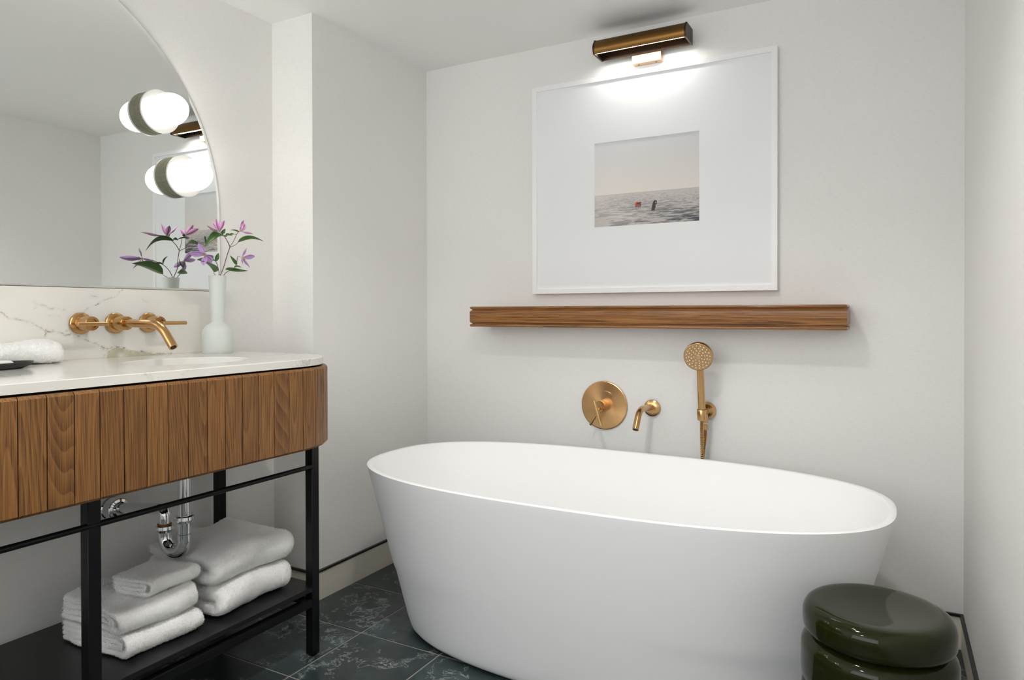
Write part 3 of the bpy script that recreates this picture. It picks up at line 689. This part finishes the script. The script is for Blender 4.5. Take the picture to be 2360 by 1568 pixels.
# ------------------------------------------------------------------ bath fittings
def bath_fittings():
    B = M['brass']
    c = Vector((-.9648, D, .6734)); T = thing('bath_valve', 'round brushed gold shower valve with bar lever on the back wall', 'valve', c)
    obj('wall_plate', lathe(c, (0, -1, 0), [(.0005, .092), (.004, .0935), (.0062, .0925), (.0075, .090), (.0095, .030), (.0095, .02)], 72), M['brass_disc'], T, angle=25)
    obj('hub', lathe(c, (0, -1, 0), [(.009, .0225), (.030, .0225), (.032, .0215), (.033, .0215), (.034, .0225), (.058, .0225), (.060, .021), (.060, .003)], 40), B, T, angle=25)
    obj('bar_handle', join(tube([(-.9648, 2.436, .668), (-.957, 2.405, .664)], .0062, 14), lathe(Vector((-.9690, 2.400, .704)), Vector((.0300, .0, -.0960)), [(0, .0058), (.0006, .0064), (.099, .0064), (.0996, .0058)], 20)), B, T)
    obj('temperature_lever', lathe(Vector((-.968, 2.447, .660)), Vector((-.034, .0, -.058)), [(0, .0052), (.066, .0052), (.067, .0046)], 16), B, T)
    for a0, a1, rr in ((.95, 1.62, .056),):
        pts = [Vector((c.x+rr*math.cos(a0+(a1-a0)*k/14), 2.4912, c.z+rr*math.sin(a0+(a1-a0)*k/14))) for k in range(15)]
        obj('engraved_arc', tube(pts, [.0003+.0012*math.sin(PI*k/16) for k in range(15)], 6), M['brass_pale'], T)
    c = Vector((-.7748, D, .6755)); T = thing('bath_spout', 'brushed gold curved bath spout between valve and hand shower', 'spout', c)
    obj('wall_flange', lathe(c, (0, -1, 0), [(.0005, .0310), (.006, .0315), (.009, .0305), (.013, .024), (.015, .013)], 44), B, T, angle=25)
    P = bend_path([c+Vector((0, -.010, .004)), c+Vector((0, -.152, .014)), c+Vector((0, -.196, -.052))], .05, 12)
    obj('tube', tube(P, .0112, 22), B, T, angle=50)
    d = (P[-1]-P[-2]).normalized(); obj('outlet', lathe(P[-1], d, [(.0, .009), (.0004, .009), (.0004, .0005)], 22), M['dark'], T)
    # hand shower on bracket
    c = Vector((-.5730, D, .6795)); T = thing('shower_bracket', 'round brushed gold wall bracket holding the hand shower', 'bracket', c)
    obj('wall_flange', lathe(c, (0, -1, 0), [(.0005, .0310), (.006, .0315), (.012, .0300), (.022, .022), (.030, .013), (.050, .0120)], 44), B, T, angle=25)
    obj('holder', join(lathe(Vector((-.573, 2.4145, .668)), (0, -.03, 1), [(-.010, .0148), (.024, .0165), (.026, .0155)], 28, False, False), lathe(Vector((-.573, 2.455, .6795)), (0, -1, 0), [(0, .0105), (.032, .0105)], 24)), B, T)
    obj('outlet_elbow', join(tube([(-.573, 2.466, .672), (-.5725, 2.466, .640)], .0092, 18), lathe(Vector((-.5725, 2.466, .636)), (0, 0, -1), [(0, .0070), (.004, .0070), (.004, .0094), (.020, .0094)], 18)), B, T)
    S = thing('hand_shower', 'brushed gold hand shower with round spray head', 'hand shower', (-.573, 2.4145, .66))
    obj('handle', tube([(-.573, 2.4150, .655), (-.573, 2.4140, .70), (-.573, 2.4060, .76), (-.5730, 2.393, .835)], [.0115, .0128, .0128, .0122], 24), B, S)
    hc = Vector((-.573, 2.3620, .8790)); ax = Vector((.10, -1, -.26)).normalized()
    obj('spray_head', lathe(hc, ax, [(-.034, .030), (-.026, .044), (-.018, .0488), (-.004, .0492), (-.001, .0485), (0, .0470), (0, .002)], 56), B, S, angle=30)
    s, t, d = frame_of(ax)
    for n, rr, of in ((7, .014, 0), (12, .0225, .2), (15, .031, 0), (20, .0395, .1)):
        for k in range(n):
            a = 2*PI*k/n+of; p = hc+s*(rr*math.cos(a))+t*(rr*math.sin(a))
            obj('nozzle', lathe(p, ax, [(0, .0021), (.0010, .0019), (.0015, .0012)], 8), M['nozzle'], S)
    obj('centre_button', lathe(hc, ax, [(0, .0080), (.0012, .0078), (.0016, .0068), (.0016, .001)], 22), M['brass_pale'], S)
    # ribbed hose: loop hanging behind the tub
    P = smooth_path([(-.573, 2.4152, .657), (-.5730, 2.4155, .60), (-.572, 2.418, .50), (-.575, 2.425, .36), (-.588, 2.44, .27), (-.60, 2.455, .36), (-.5825, 2.462, .50), (-.5740, 2.466, .58), (-.5725, 2.466, .617)], 44)
    obj('hose', tube(P, [.0066 if k % 3 == 0 else .0054 for k in range(len(P))], 10), M['brass_dark'], S, angle=15)
bath_fittings()

# ------------------------------------------------------------------ basin tap set
def basin_tap():
    B = M['brass_dark']; x = -1.980
    T = thing('basin_tap', 'wall-mounted brushed gold basin tap with curved spout and two bar handles', 'tap', (x, 1.203, 1.0045))
    for y, z in ((1.1045, 1.0050), (1.203, 1.0045), (1.3045, 1.0042)):
        obj('rosette', lathe((x, y, z), (1, 0, 0), [(.0003, .0290), (.004, .0305), (.009, .0302), (.0115, .0285), (.014, .0215), (.014, .005)], 44), B, T, angle=25)
        obj('stem', lathe((x, y, z), (1, 0, 0), [(.0125, .0200), (.060, .0200), (.063, .0188), (.0635, .0185), (.0635, .012), (.060, .0118), (.060, .002)], 36), B, T, angle=25)
    for y, z, ya, yb in ((1.1045, 1.0048, 1.0565, 1.1370), (1.3045, 1.0040, 1.3020, 1.3815)):
        h = obj('bar_handle', join(tube([(x+.055, y, z), (x+.074, y, z)], .0062, 14), lathe(Vector((x+.0755, ya, z-.001)), (0, 1, 0), [(0, .0052), (.0006, .0058), (yb-ya-.0006, .0058), (yb-ya, .0052)], 18)), B, T)
    P = bend_path([(x+.058, 1.203, 1.0045), (x+.212, 1.203, 1.0030), (x+.268, 1.203, .9400)], .055, 14)
    sp = obj('spout', tube(P, .0118, 24), B, T, angle=50)
    d = (P[-1]-P[-2]).normalized(); obj('aerator', lathe(P[-1], d, [(0, .0082), (.0005, .0082), (.0005, .0005)], 20), M['dark'], sp)
basin_tap()
def trap():
    C = M['chrome']; y = 1.2045; xt = -1.672; xl = -1.757; r = .0165
    T = thing('drain_trap', 'chrome bottle-neck drain pipe with U-bend under the vanity', 'drain pipe', (xt, y, .36))
    obj('tail_pipe', tube([(xt, y, .775), (xt, y, .478)], .0158, 24), C, T)
    def nut(x, z): return lathe((x, y, z), (0, 0, -1), [(0, .0185), (.0015, .0235), (.0105, .0245), (.0125, .0225), (.016, .0190), (.020, .0175)], 12)
    obj('slip_nut', nut(xt, .486), C, T, angle=30)
    cx, R = (xt+xl)/2, (xt-xl)/2; zc = .420
    U = [(xt, y, .475), (xt, y, .45)]+[(cx+R*math.cos(PI*k/18), y, zc-R*math.sin(PI*k/18)*.92) for k in range(19)]+[(xl, y, .438)]
    obj('u_bend', tube(U, .0172, 24), C, T, angle=60)
    obj('collar', lathe((xt, y, .433), (0, 0, 1), [(0, .0174), (.001, .0184), (.004, .0184), (.005, .0174)], 28, False, False), C, T)
    n2 = obj('slip_nut', nut(xl, .448), C, T, angle=30)
    obj('washer', lathe((xl, y, .4490), (0, 0, 1), [(0, .0180), (.0022, .0186), (.0036, .0174)], 24), M['rubber'], n2)
    E = bend_path([(xl, y, .436), (xl, y, .492), (-1.93, y, .470), (XL+.001, y, .4625)], .034, 12)
    obj('waste_arm', tube(E, .0152, 24), C, T, angle=60)
    obj('wall_flange', lathe((XL+.0005, y, .4625), (1, 0, 0), [(0, .0345), (.003, .0345), (.006, .0320), (.034, .0310), (.036, .0295), (.038, .0225), (.042, .0215), (.046, .0180)], 40), C, T, angle=25)
trap()

# ------------------------------------------------------------------ vase with clematis
VX, VY = -1.875, 1.4725
def vase():
    T = thing('vase', 'tall frosted white glass vase with flared neck on the counter', 'vase', (VX, VY, .905))
    out = [(.000, .030), (.0002, .0445), (.003, .0462), (.060, .0468), (.068, .0462), (.076, .0438), (.083, .0395), (.089, .0325), (.0935, .0255), (.0965, .0205), (.099, .0192), (.103, .0193), (.15, .0222), (.20, .0246), (.2450, .0268), (.2462, .0262)]
    inn = [(.2450, .0246), (.20, .0224), (.15, .0200), (.104, .0171), (.098, .0172), (.092, .0240), (.080, .0380), (.066, .0442), (.010, .0440), (.006, .040), (.006, .002)]
    obj('body', lathe((VX, VY, .905), (0, 0, 1), out+inn, 56), M['frost'], T, angle=50)
vase()
def blade(base, tip, width, normal, bend, fold=0., shape='leaf', nt=12, ns=6, wavy=0.):
    b, t = Vector(base), Vector(tip); ax = t-b; L = ax.length; d = ax.normalized(); n = Vector(normal); n = (n-d*n.dot(d)).normalized(); s = d.cross(n)
    V, Cc = [], []
    for i in range(nt+1):
        u = i/nt
        if shape == 'leaf': w = (math.sin(PI*min(1, u**.72))**.85)*(1-.25*u) if 0 < u < 1 else 0
        else: w = (math.sin(PI*u**1.05)**.9)*(.75+.35*u) if 0 < u < 1 else (.12 if u == 0 else 0)
        for j in range(-ns, ns+1):
            q = j/ns; o = n*(bend*L*math.sin(PI*u)*.8+fold*width*abs(q)*w+wavy*width*math.sin(u*9+q*2)*w)
            V.append(b+ax*u+s*(q*w*width*.5)+o); Cc.append((u, abs(q), .5, 1))
    m = 2*ns+1; Fc = [(i*m+j, i*m+j+1, (i+1)*m+j+1, (i+1)*m+j) for i in range(nt) for j in range(m-1)]
    return V, Fc, Cc
def blade_obj(name, bl, mat, parent):
    V, Fc, Cc = bl; o = obj(name, (V, Fc), mat, parent, fix=False, angle=180)
    ca = o.data.color_attributes.new('Col', 'FLOAT_COLOR', 'POINT'); ca.data.foreach_set('color', np.array(Cc, np.float32).ravel())
    md = o.modifiers.new('thickness', 'SOLIDIFY'); md.thickness = .0004
    return o
CAMD = Vector((.75, -.6, .1)).normalized()
def stem(path, r0, r1): 
    P = smooth_path(path, 6); n = len(P); return tube(P, [r0+(r1-r0)*k/(n-1) for k in range(n)], 8)
def flower(parent, pts, mat, width, facing, bend=.12):
    c = Vector(pts[0]); f = obj('flower', lathe(c-Vector(facing).normalized()*.002, facing, [(0, .0012), (.002, .0034), (.004, .0030), (.0055, .0012)], 12), M['stamen'], parent)
    for k, p in enumerate(pts[1:]):
        nrm = (Vector(facing).normalized()+.25*Vector((random.uniform(-1, 1), random.uniform(-1, 1), random.uniform(-1, 1)))).normalized()
        blade_obj('petal', blade(c, p, width*random.uniform(.85, 1.1), nrm, bend, .25, 'petal', 12, 5, .05), mat, f)
    fd = Vector(facing).normalized(); s, t, _ = frame_of(fd)
    parts = []
    for k in range(14):
        a = 2*PI*k/14+random.random()*.3; e = c+fd*(.010+.003*random.random())+(s*math.cos(a)+t*math.sin(a))*(.0035+.004*random.random())
        parts.append(tube([c, (c+e)/2+fd*.001, e], [.0004, .0004, .0008], 5))
    obj('stamens', join(*parts), M['stamen'], f)
    return f
def clematis():
    G = 'clematis stems in the frosted vase'
    base = (VX, VY, .914)
    # tallest stem, forks into two blooms and a leaf
    T = thing('clematis_stem', 'tallest clematis stem in the vase with two pink blooms and arching leaves', 'flower', base, G)
    main = [(VX+.004, VY-.006, .914), (VX, VY+.001, 1.02), (-1.8750, 1.4762, 1.1437), (-1.8750, 1.4818, 1.1503), (-1.8750, 1.4970, 1.1829), (-1.8701, 1.5028, 1.2119), (-1.8652, 1.5123, 1.2460)]
    A1 = [(-1.8652, 1.5123, 1.2460), (-1.8632, 1.5013, 1.2626), (-1.8602, 1.4858, 1.2785), (-1.8602, 1.4710, 1.2912)]
    A2 = [(-1.8652, 1.5123, 1.2460), (-1.8602, 1.5218, 1.2642), (-1.8553, 1.5295, 1.2856), (-1.8553, 1.5394, 1.2985)]
    A3 = [(-1.8652, 1.5123, 1.2444), (-1.8652, 1.5336, 1.2542), (-1.8632, 1.5437, 1.2646)]
    obj('stem', join(stem(main, .0013, .0012), stem(A1, .0013, .0009), stem(A2, .0009, .0008), stem(A3, .0009, .0007)), M['stem'], T)
    up = Vector((.45, -.4, .8))
    for b, t, wd, nr, bd, fo in (((-1.8622, 1.4949, 1.2763), (-1.8455, 1.4033, 1.2362), .040, up, .22, .25), ((-1.8632, 1.5405, 1.2628), (-1.8356, 1.6233, 1.2719), .026, up, .16, .3),
                                ((-1.8602, 1.4793, 1.2840), (-1.8553, 1.4869, 1.3015), .012, CAMD, .1, .2), ((-1.8602, 1.4914, 1.2811), (-1.8553, 1.5157, 1.2806), .016, up, .1, .2),
                                ((-1.8602, 1.5104, 1.2830), (-1.8750, 1.5450, 1.2882), .014, up, .1, .2), ((-1.8553, 1.5412, 1.2954), (-1.8750, 1.5207, 1.3017), .010, up, .1, .2)):
        blade_obj('leaf', blade(b, t, wd, nr, bd, fo), M['leaf'], T)
    flower(T, [(-1.8602, 1.4692, 1.2911), (-1.8553, 1.4529, 1.3298), (-1.8258, 1.3975, 1.2998), (-1.8799, 1.4975, 1.3271), (-1.8405, 1.4715, 1.3254), (-1.8848, 1.4616, 1.3234)], M['petal_pink'], .020, (.2, -.15, 1), -.10)
    flower(T, [(-1.8553, 1.5420, 1.3001), (-1.8652, 1.5675, 1.3390), (-1.8258, 1.5733, 1.2905), (-1.8750, 1.5817, 1.3264), (-1.8356, 1.5378, 1.3205)], M['petal_pink'], .018, (.5, .6, .6), -.08)
    # left stem
    T = thing('clematis_stem', 'clematis stem leaning left with open violet star bloom facing forward', 'flower', base, G)
    Bm = [(VX-.006, VY+.004, .914), (VX+.002, VY+.002, 1.02), (-1.8750, 1.4774, 1.1438), (-1.8750, 1.4792, 1.1502), (-1.8701, 1.4724, 1.1718), (-1.8602, 1.4568, 1.1927), (-1.8484, 1.4308, 1.2053), (-1.8445, 1.4100, 1.2102), (-1.8405, 1.4006, 1.2111)]
    B2 = [(VX+.003, VY-.004, 1.06), (-1.8750, 1.4719, 1.1437), (-1.8750, 1.4688, 1.1481), (-1.8652, 1.4502, 1.1596)]
    obj('stem', join(stem(Bm, .0012, .0009), stem(B2, .0009, .0007)), M['stem'], T)
    for b, t, wd, nr, bd, fo in (((-1.8652, 1.4521, 1.1612), (-1.8307, 1.3651, 1.1935), .052, Vector((.5, -.35, .75)), .10, .25), ((-1.8602, 1.4557, 1.1952), (-1.8652, 1.4693, 1.2236), .013, CAMD, .1, .3), ((-1.8602, 1.4557, 1.1957), (-1.8455, 1.4215, 1.1915), .016, up, .1, .2)):
        blade_obj('leaf', blade(b, t, wd, nr, bd, fo), M['leaf'], T)
    flower(T, [(-1.8356, 1.3992, 1.2111), (-1.8209, 1.3301, 1.2113), (-1.8455, 1.3808, 1.2454), (-1.8425, 1.4329, 1.2045), (-1.8159, 1.3779, 1.1763), (-1.8228, 1.4124, 1.1861)], M['petal_violet'], .020, CAMD+Vector((0, -.2, -.1)), -.06)
    # right stem
    T = thing('clematis_stem', 'clematis stem leaning right with nodding violet bloom low beside the wall', 'flower', base, G)
    Cm = [(VX+.006, VY+.003, .914), (VX-.002, VY-.002, 1.02), (-1.8750, 1.4799, 1.1384), (-1.8750, 1.4930, 1.1508), (-1.8750, 1.5064, 1.1641), (-1.8652, 1.5176, 1.1725), (-1.8602, 1.5290, 1.1817)]
    C2 = [(-1.8602, 1.5290, 1.1817), (-1.8602, 1.5338, 1.1942), (-1.8602, 1.5362, 1.2089), (-1.8602, 1.5390, 1.2172), (-1.8524, 1.5423, 1.2161)]
    obj('stem', join(stem(Cm, .0012, .0009), stem(C2, .0009, .0007)), M['stem'], T)
    for b, t, wd, nr, bd, fo in (((-1.8750, 1.5015, 1.1732), (-1.8405, 1.5617, 1.1707), .024, up, -.10, .3), ((-1.8602, 1.5349, 1.1894), (-1.8652, 1.5121, 1.2187), .011, CAMD, .1, .3), ((-1.8602, 1.5236, 1.1824), (-1.8435, 1.5394, 1.1807), .010, up, .1, .2)):
        blade_obj('leaf', blade(b, t, wd, nr, bd, fo), M['leaf'], T)
    flower(T, [(-1.8455, 1.5423, 1.2120), (-1.8553, 1.5707, 1.2470), (-1.8425, 1.5932, 1.2204), (-1.8287, 1.5593, 1.1799), (-1.8189, 1.5236, 1.1905)], M['petal_violet'], .018, (.6, .5, -.35), -.08)
clematis()

# ------------------------------------------------------------------ towels
TEX = bpy.data.textures.new('terry_loops', 'CLOUDS'); TEX.noise_scale = .0034; TEX.noise_depth = 2
TEX2 = bpy.data.textures.new('terry_sag', 'CLOUDS'); TEX2.noise_scale = .09; TEX2.noise_depth = 1
def folded(name, label, x0, x1, y0, y1, z0, h, layers=2, sag=.004, rot=0., group='folded white towels on the vanity shelf', dens=.0021, seed=0):
    """towel folded in a zig-zag: the rounded fold faces +x, the open layers show at the y ends"""
    rnd = random.Random(seed); T0 = Vector(((x0+x1)/2, (y0+y1)/2, z0)); Lx, Ly = x1-x0, y1-y0
    t = h/layers                                    # ribbon thickness
    # centre line in (x,z), x: 0 back .. Lx front
    pts = []; n = int(Lx/dens)
    rf = t*.5
    # nested U: outer pair (and inner pair for four layers)
    def U(zlo, zhi, xf, xb):
        P = [(xb+(xf-xb)*k/n, zlo) for k in range(n)]
        r = (zhi-zlo)/2
        for k in range(13):
            a = -PI/2+PI*k/12; P.append((xf+r*math.cos(a)*.8, (zlo+zhi)/2+r*math.sin(a)))
        P += [(xf-(xf-xb)*k/n, zhi) for k in range(1, n+1)]
        return P
    ribs = []
    if layers == 2: ribs.append(U(t*.5, h-t*.5, Lx-t*.9, t*.5))
    else:
        ribs.append(U(t*.5, h-t*.5, Lx-t*1.75, t*.5)); ribs.append(U(t*1.5, h-t*1.5, Lx-t*3.1, t*.6))
    m = max(8, int(Ly/dens)); V, Fc = [], []
    for P in ribs:
        P = [Vector((p[0], p[1])) for p in P]; N = []
        for i in range(len(P)):
            d = (P[min(i+1, len(P)-1)]-P[max(i-1, 0)]).normalized(); N.append(Vector((-d.y, d.x)))
        # closed section of the ribbon: outer side then inner side back, with round ends
        hw = t*.5*.985; sec = [p-nn*hw for p, nn in zip(P, N)]
        e = P[-1]; d = (P[-1]-P[-2]).normalized()
        for k in range(1, 6): a = PI*k/6; sec.append(e-N[-1]*hw*math.cos(a)+d*hw*math.sin(a))
        sec += [p+nn*hw for p, nn in reversed(list(zip(P, N)))]
        d = (P[0]-P[1]).normalized()
        for k in range(1, 6): a = PI*k/6; sec.append(P[0]+N[0]*hw*math.cos(a)+d*hw*math.sin(a))
        cen = sum(sec, Vector((0, 0)))/len(sec)
        k0 = len(V); ns = len(sec); rings = []
        ends = 5; er = t*.55
        ysl = [(er*(1-math.cos(PI/2*k/ends)), math.sin(PI/2*k/ends)) for k in range(ends)]
        yl = [(a, s) for a, s in ysl]+[(er+(Ly-2*er)*k/m, 1.) for k in range(m+1)]+[(Ly-a, s) for a, s in reversed(ysl)]
        # shrink towards ribbon centreline at the ends
        cl = P+[P[-1]]*5+P[::-1]+[P[0]]*5
        for yv, s in yl:
            s2 = .25+.75*s
            for p, c in zip(sec, cl):
                q = c+(p-c)*s2; V.append((q.x, yv, q.y))
        nr = len(yl)
        for i in range(nr-1):
            for j in range(ns):
                a, b = k0+i*ns+j, k0+i*ns+(j+1) % ns; Fc.append((a, b, b+ns, a+ns))
        for i in (0, nr-1):          # end faces as strips between the two sides
            L = len(P)
            o = k0+i*ns
            for j in range(L-1): Fc.append((o+j, o+j+1, o+(2*L+5-1)-(j+1), o+(2*L+5-1)-j))
    cz, sz = math.cos(rot), math.sin(rot); W = []
    ph = rnd.random()*6
    for x, y, z in V:
        xx, yy = x-Lx/2, y-Ly/2
        u, v = x/Lx, y/Ly
        zz = z*(1+.07*math.sin(u*3+ph)*math.sin(v*4+ph*2))-(sag*(z/h))*(math.sin(v*PI*1.3+ph)**2)+.0
        xx += .006*math.sin(v*5+ph)*u; yy += .005*math.sin(u*4+z*30+ph)
        W.append((T0.x+xx*cz-yy*sz, T0.y+xx*sz+yy*cz, z0+max(0., zz)))
    T = obj(name, (W, Fc), M['towel'], None, T0, angle=180)
    for tx, s in ((TEX2, .013), (TEX, .0060)):
        md = T.modifiers.new('terry', 'DISPLACE'); md.texture = tx; md.strength = s; md.texture_coords = 'GLOBAL'; md.mid_level = .5
    ps = T.modifiers.new('terry_pile', 'PARTICLE_SYSTEM').particle_system.settings
    ps.type = 'HAIR'; ps.count = int(8e5*Ly*(2*Lx+h)*(layers/2)**.5); ps.hair_length = .0034; ps.hair_step = 2; ps.distribution = 'RAND'; ps.use_advanced_hair = True
    ps.normal_factor = .0004; ps.factor_random = .0004; ps.root_radius = .36; ps.tip_radius = .22; ps.radius_scale = .0017; ps.display_step = 2; ps.render_step = 2
    tag(T, label, 'towel', group); return T
ZS = .2150
folded('bath_towel', 'large folded white bath towel at the bottom of the right stack', -1.875, -1.566, 1.228, 1.488, ZS, .078, 2, .004, .02, seed=3)
folded('bath_towel', 'large folded white bath towel on top of the right stack', -1.880, -1.572, 1.226, 1.505, ZS+.084, .084, 2, .010, -.02, seed=8)
folded('hand_towel', 'folded white hand towel at the bottom of the left stack', -1.825, -1.567, .975, 1.182, ZS, .052, 4, .003, .02, seed=5)
folded('hand_towel', 'folded white hand towel second from top in the left stack', -1.820, -1.572, .970, 1.180, ZS+.056, .058, 4, .004, -.01, seed=6)
folded('washcloth', 'small folded white washcloth on top of the left stack', -1.735, -1.598, 1.045, 1.190, ZS+.117, .038, 4, .003, .10, dens=.0019, seed=9)
folded('hand_towel', 'rolled-edge white hand towel on the counter behind the black dish', -1.962, -1.862, .720, 1.010, .9080, .052, 2, .006, .0, group='towel on the counter', seed=2)
def tray():
    cx, cy = -1.800, .795
    T = thing('soap_dish', 'shallow black oval dish with upturned rim on the counter', 'dish', (cx, cy, .905))
    R = [[(cx+.052*k*math.cos(2*PI*j/56), cy+.100*k*math.sin(2*PI*j/56), z) for j in range(56)] for z, k in ((.905, .70), (.9058, .76), (.911, .90), (.9165, .975), (.920, 1.), (.921, .99), (.9195, .965), (.915, .90), (.911, .78), (.9105, .1))]
    obj('dish', loft(R), M['tray'], T)
    S = obj('soap_bar', loft([[(cx+.026*k*math.copysign(abs(math.cos(2*PI*j/40))**.8, math.cos(2*PI*j/40)), cy-.005+.062*k*math.copysign(abs(math.sin(2*PI*j/40))**.8, math.sin(2*PI*j/40)), z) for j in range(40)] for z, k in ((.9112, .8), (.913, .93), (.917, 1), (.921, .98), (.9238, .9), (.9245, .7))]), M['soap'], None, (cx, cy, .911))
    tag(S, 'pale bar of soap lying in the black dish', 'soap')
tray()

# ------------------------------------------------------------------ stool
def stool():
    c = (-.0215, 1.552, 0); h = .446
    T = thing('stool', 'glossy dark olive green round drum stool in front of the bathtub', 'stool', c)
    R = .1368
    seat = [(h-.0600, R-.040), (h-.0600, R-.014), (h-.0585, R-.008), (h-.0550, R-.0030), (h-.0500, R-.0005), (h-.0430, R+.0005), (h-.0300, R+.0008), (h-.0210, R+.0002), (h-.0130, R-.0022), (h-.0070, R-.0062), (h-.0030, R-.0115), (h-.0008, R-.0180), (h, R-.026), (h-.0006, R-.040), (h-.0028, R-.07), (h-.0045, .03), (h-.0048, .001)]
    obj('seat', lathe((c[0], c[1], 0), (0, 0, 1), seat, 96), M['stool'], T, angle=80)
    body = [(0, R-.03), (0, R-.012), (.004, R-.004), (.014, R), (.06, R+.002), (.12, R+.003), (h-.185, R+.003), (h-.172, R+.0025), (h-.166, R-.001), (h-.163, R-.007), (h-.160, R-.007), (h-.157, R-.001), (h-.151, R+.003), (h-.135, R+.004),
            (h-.100, R+.004), (h-.088, R+.0035), (h-.080, R+.0015), (h-.0725, R-.0035), (h-.0665, R-.0105), (h-.0625, R-.019), (h-.0610, R-.03), (h-.0600, R-.04)]
    obj('drum', lathe((c[0], c[1], 0), (0, 0, 1), body, 96), M['stool'], T, angle=80)
stool()

# ------------------------------------------------------------------ recessed ceiling downlights
for k, (x, y, pw, sp, rad) in enumerate(DOWNLIGHTS):
    lab = ('small recessed ceiling downlight above the bathtub', 'small recessed ceiling downlight near the rear wall', 'small recessed ceiling downlight between vanity and bathtub')[k]
    T = thing('downlight', lab, 'downlight', (x, y, ZC))
    obj('trim_ring', lathe((x, y, ZC), (0, 0, -1), [(.0004, rad+.016), (.004, rad+.014), (.005, rad+.004), (.0025, rad+.001), (.0025, rad-.002)], 40, False, False), M['white_frame'], T)
    obj('lens', lathe((x, y, ZC), (0, 0, -1), [(.0005, rad), (.0012, rad), (.0012, .001)], 40), M['lens'], T)
    ld = bpy.data.lights.new('downlight_lamp', 'AREA'); ld.shape = 'DISK'; ld.size = rad*2; ld.energy = pw; ld.color = (1, .975, .94); ld.spread = math.radians(sp)
    lo = bpy.data.objects.new('downlight_lamp', ld); COL.objects.link(lo); lo.location = (x, y, ZC-.007)
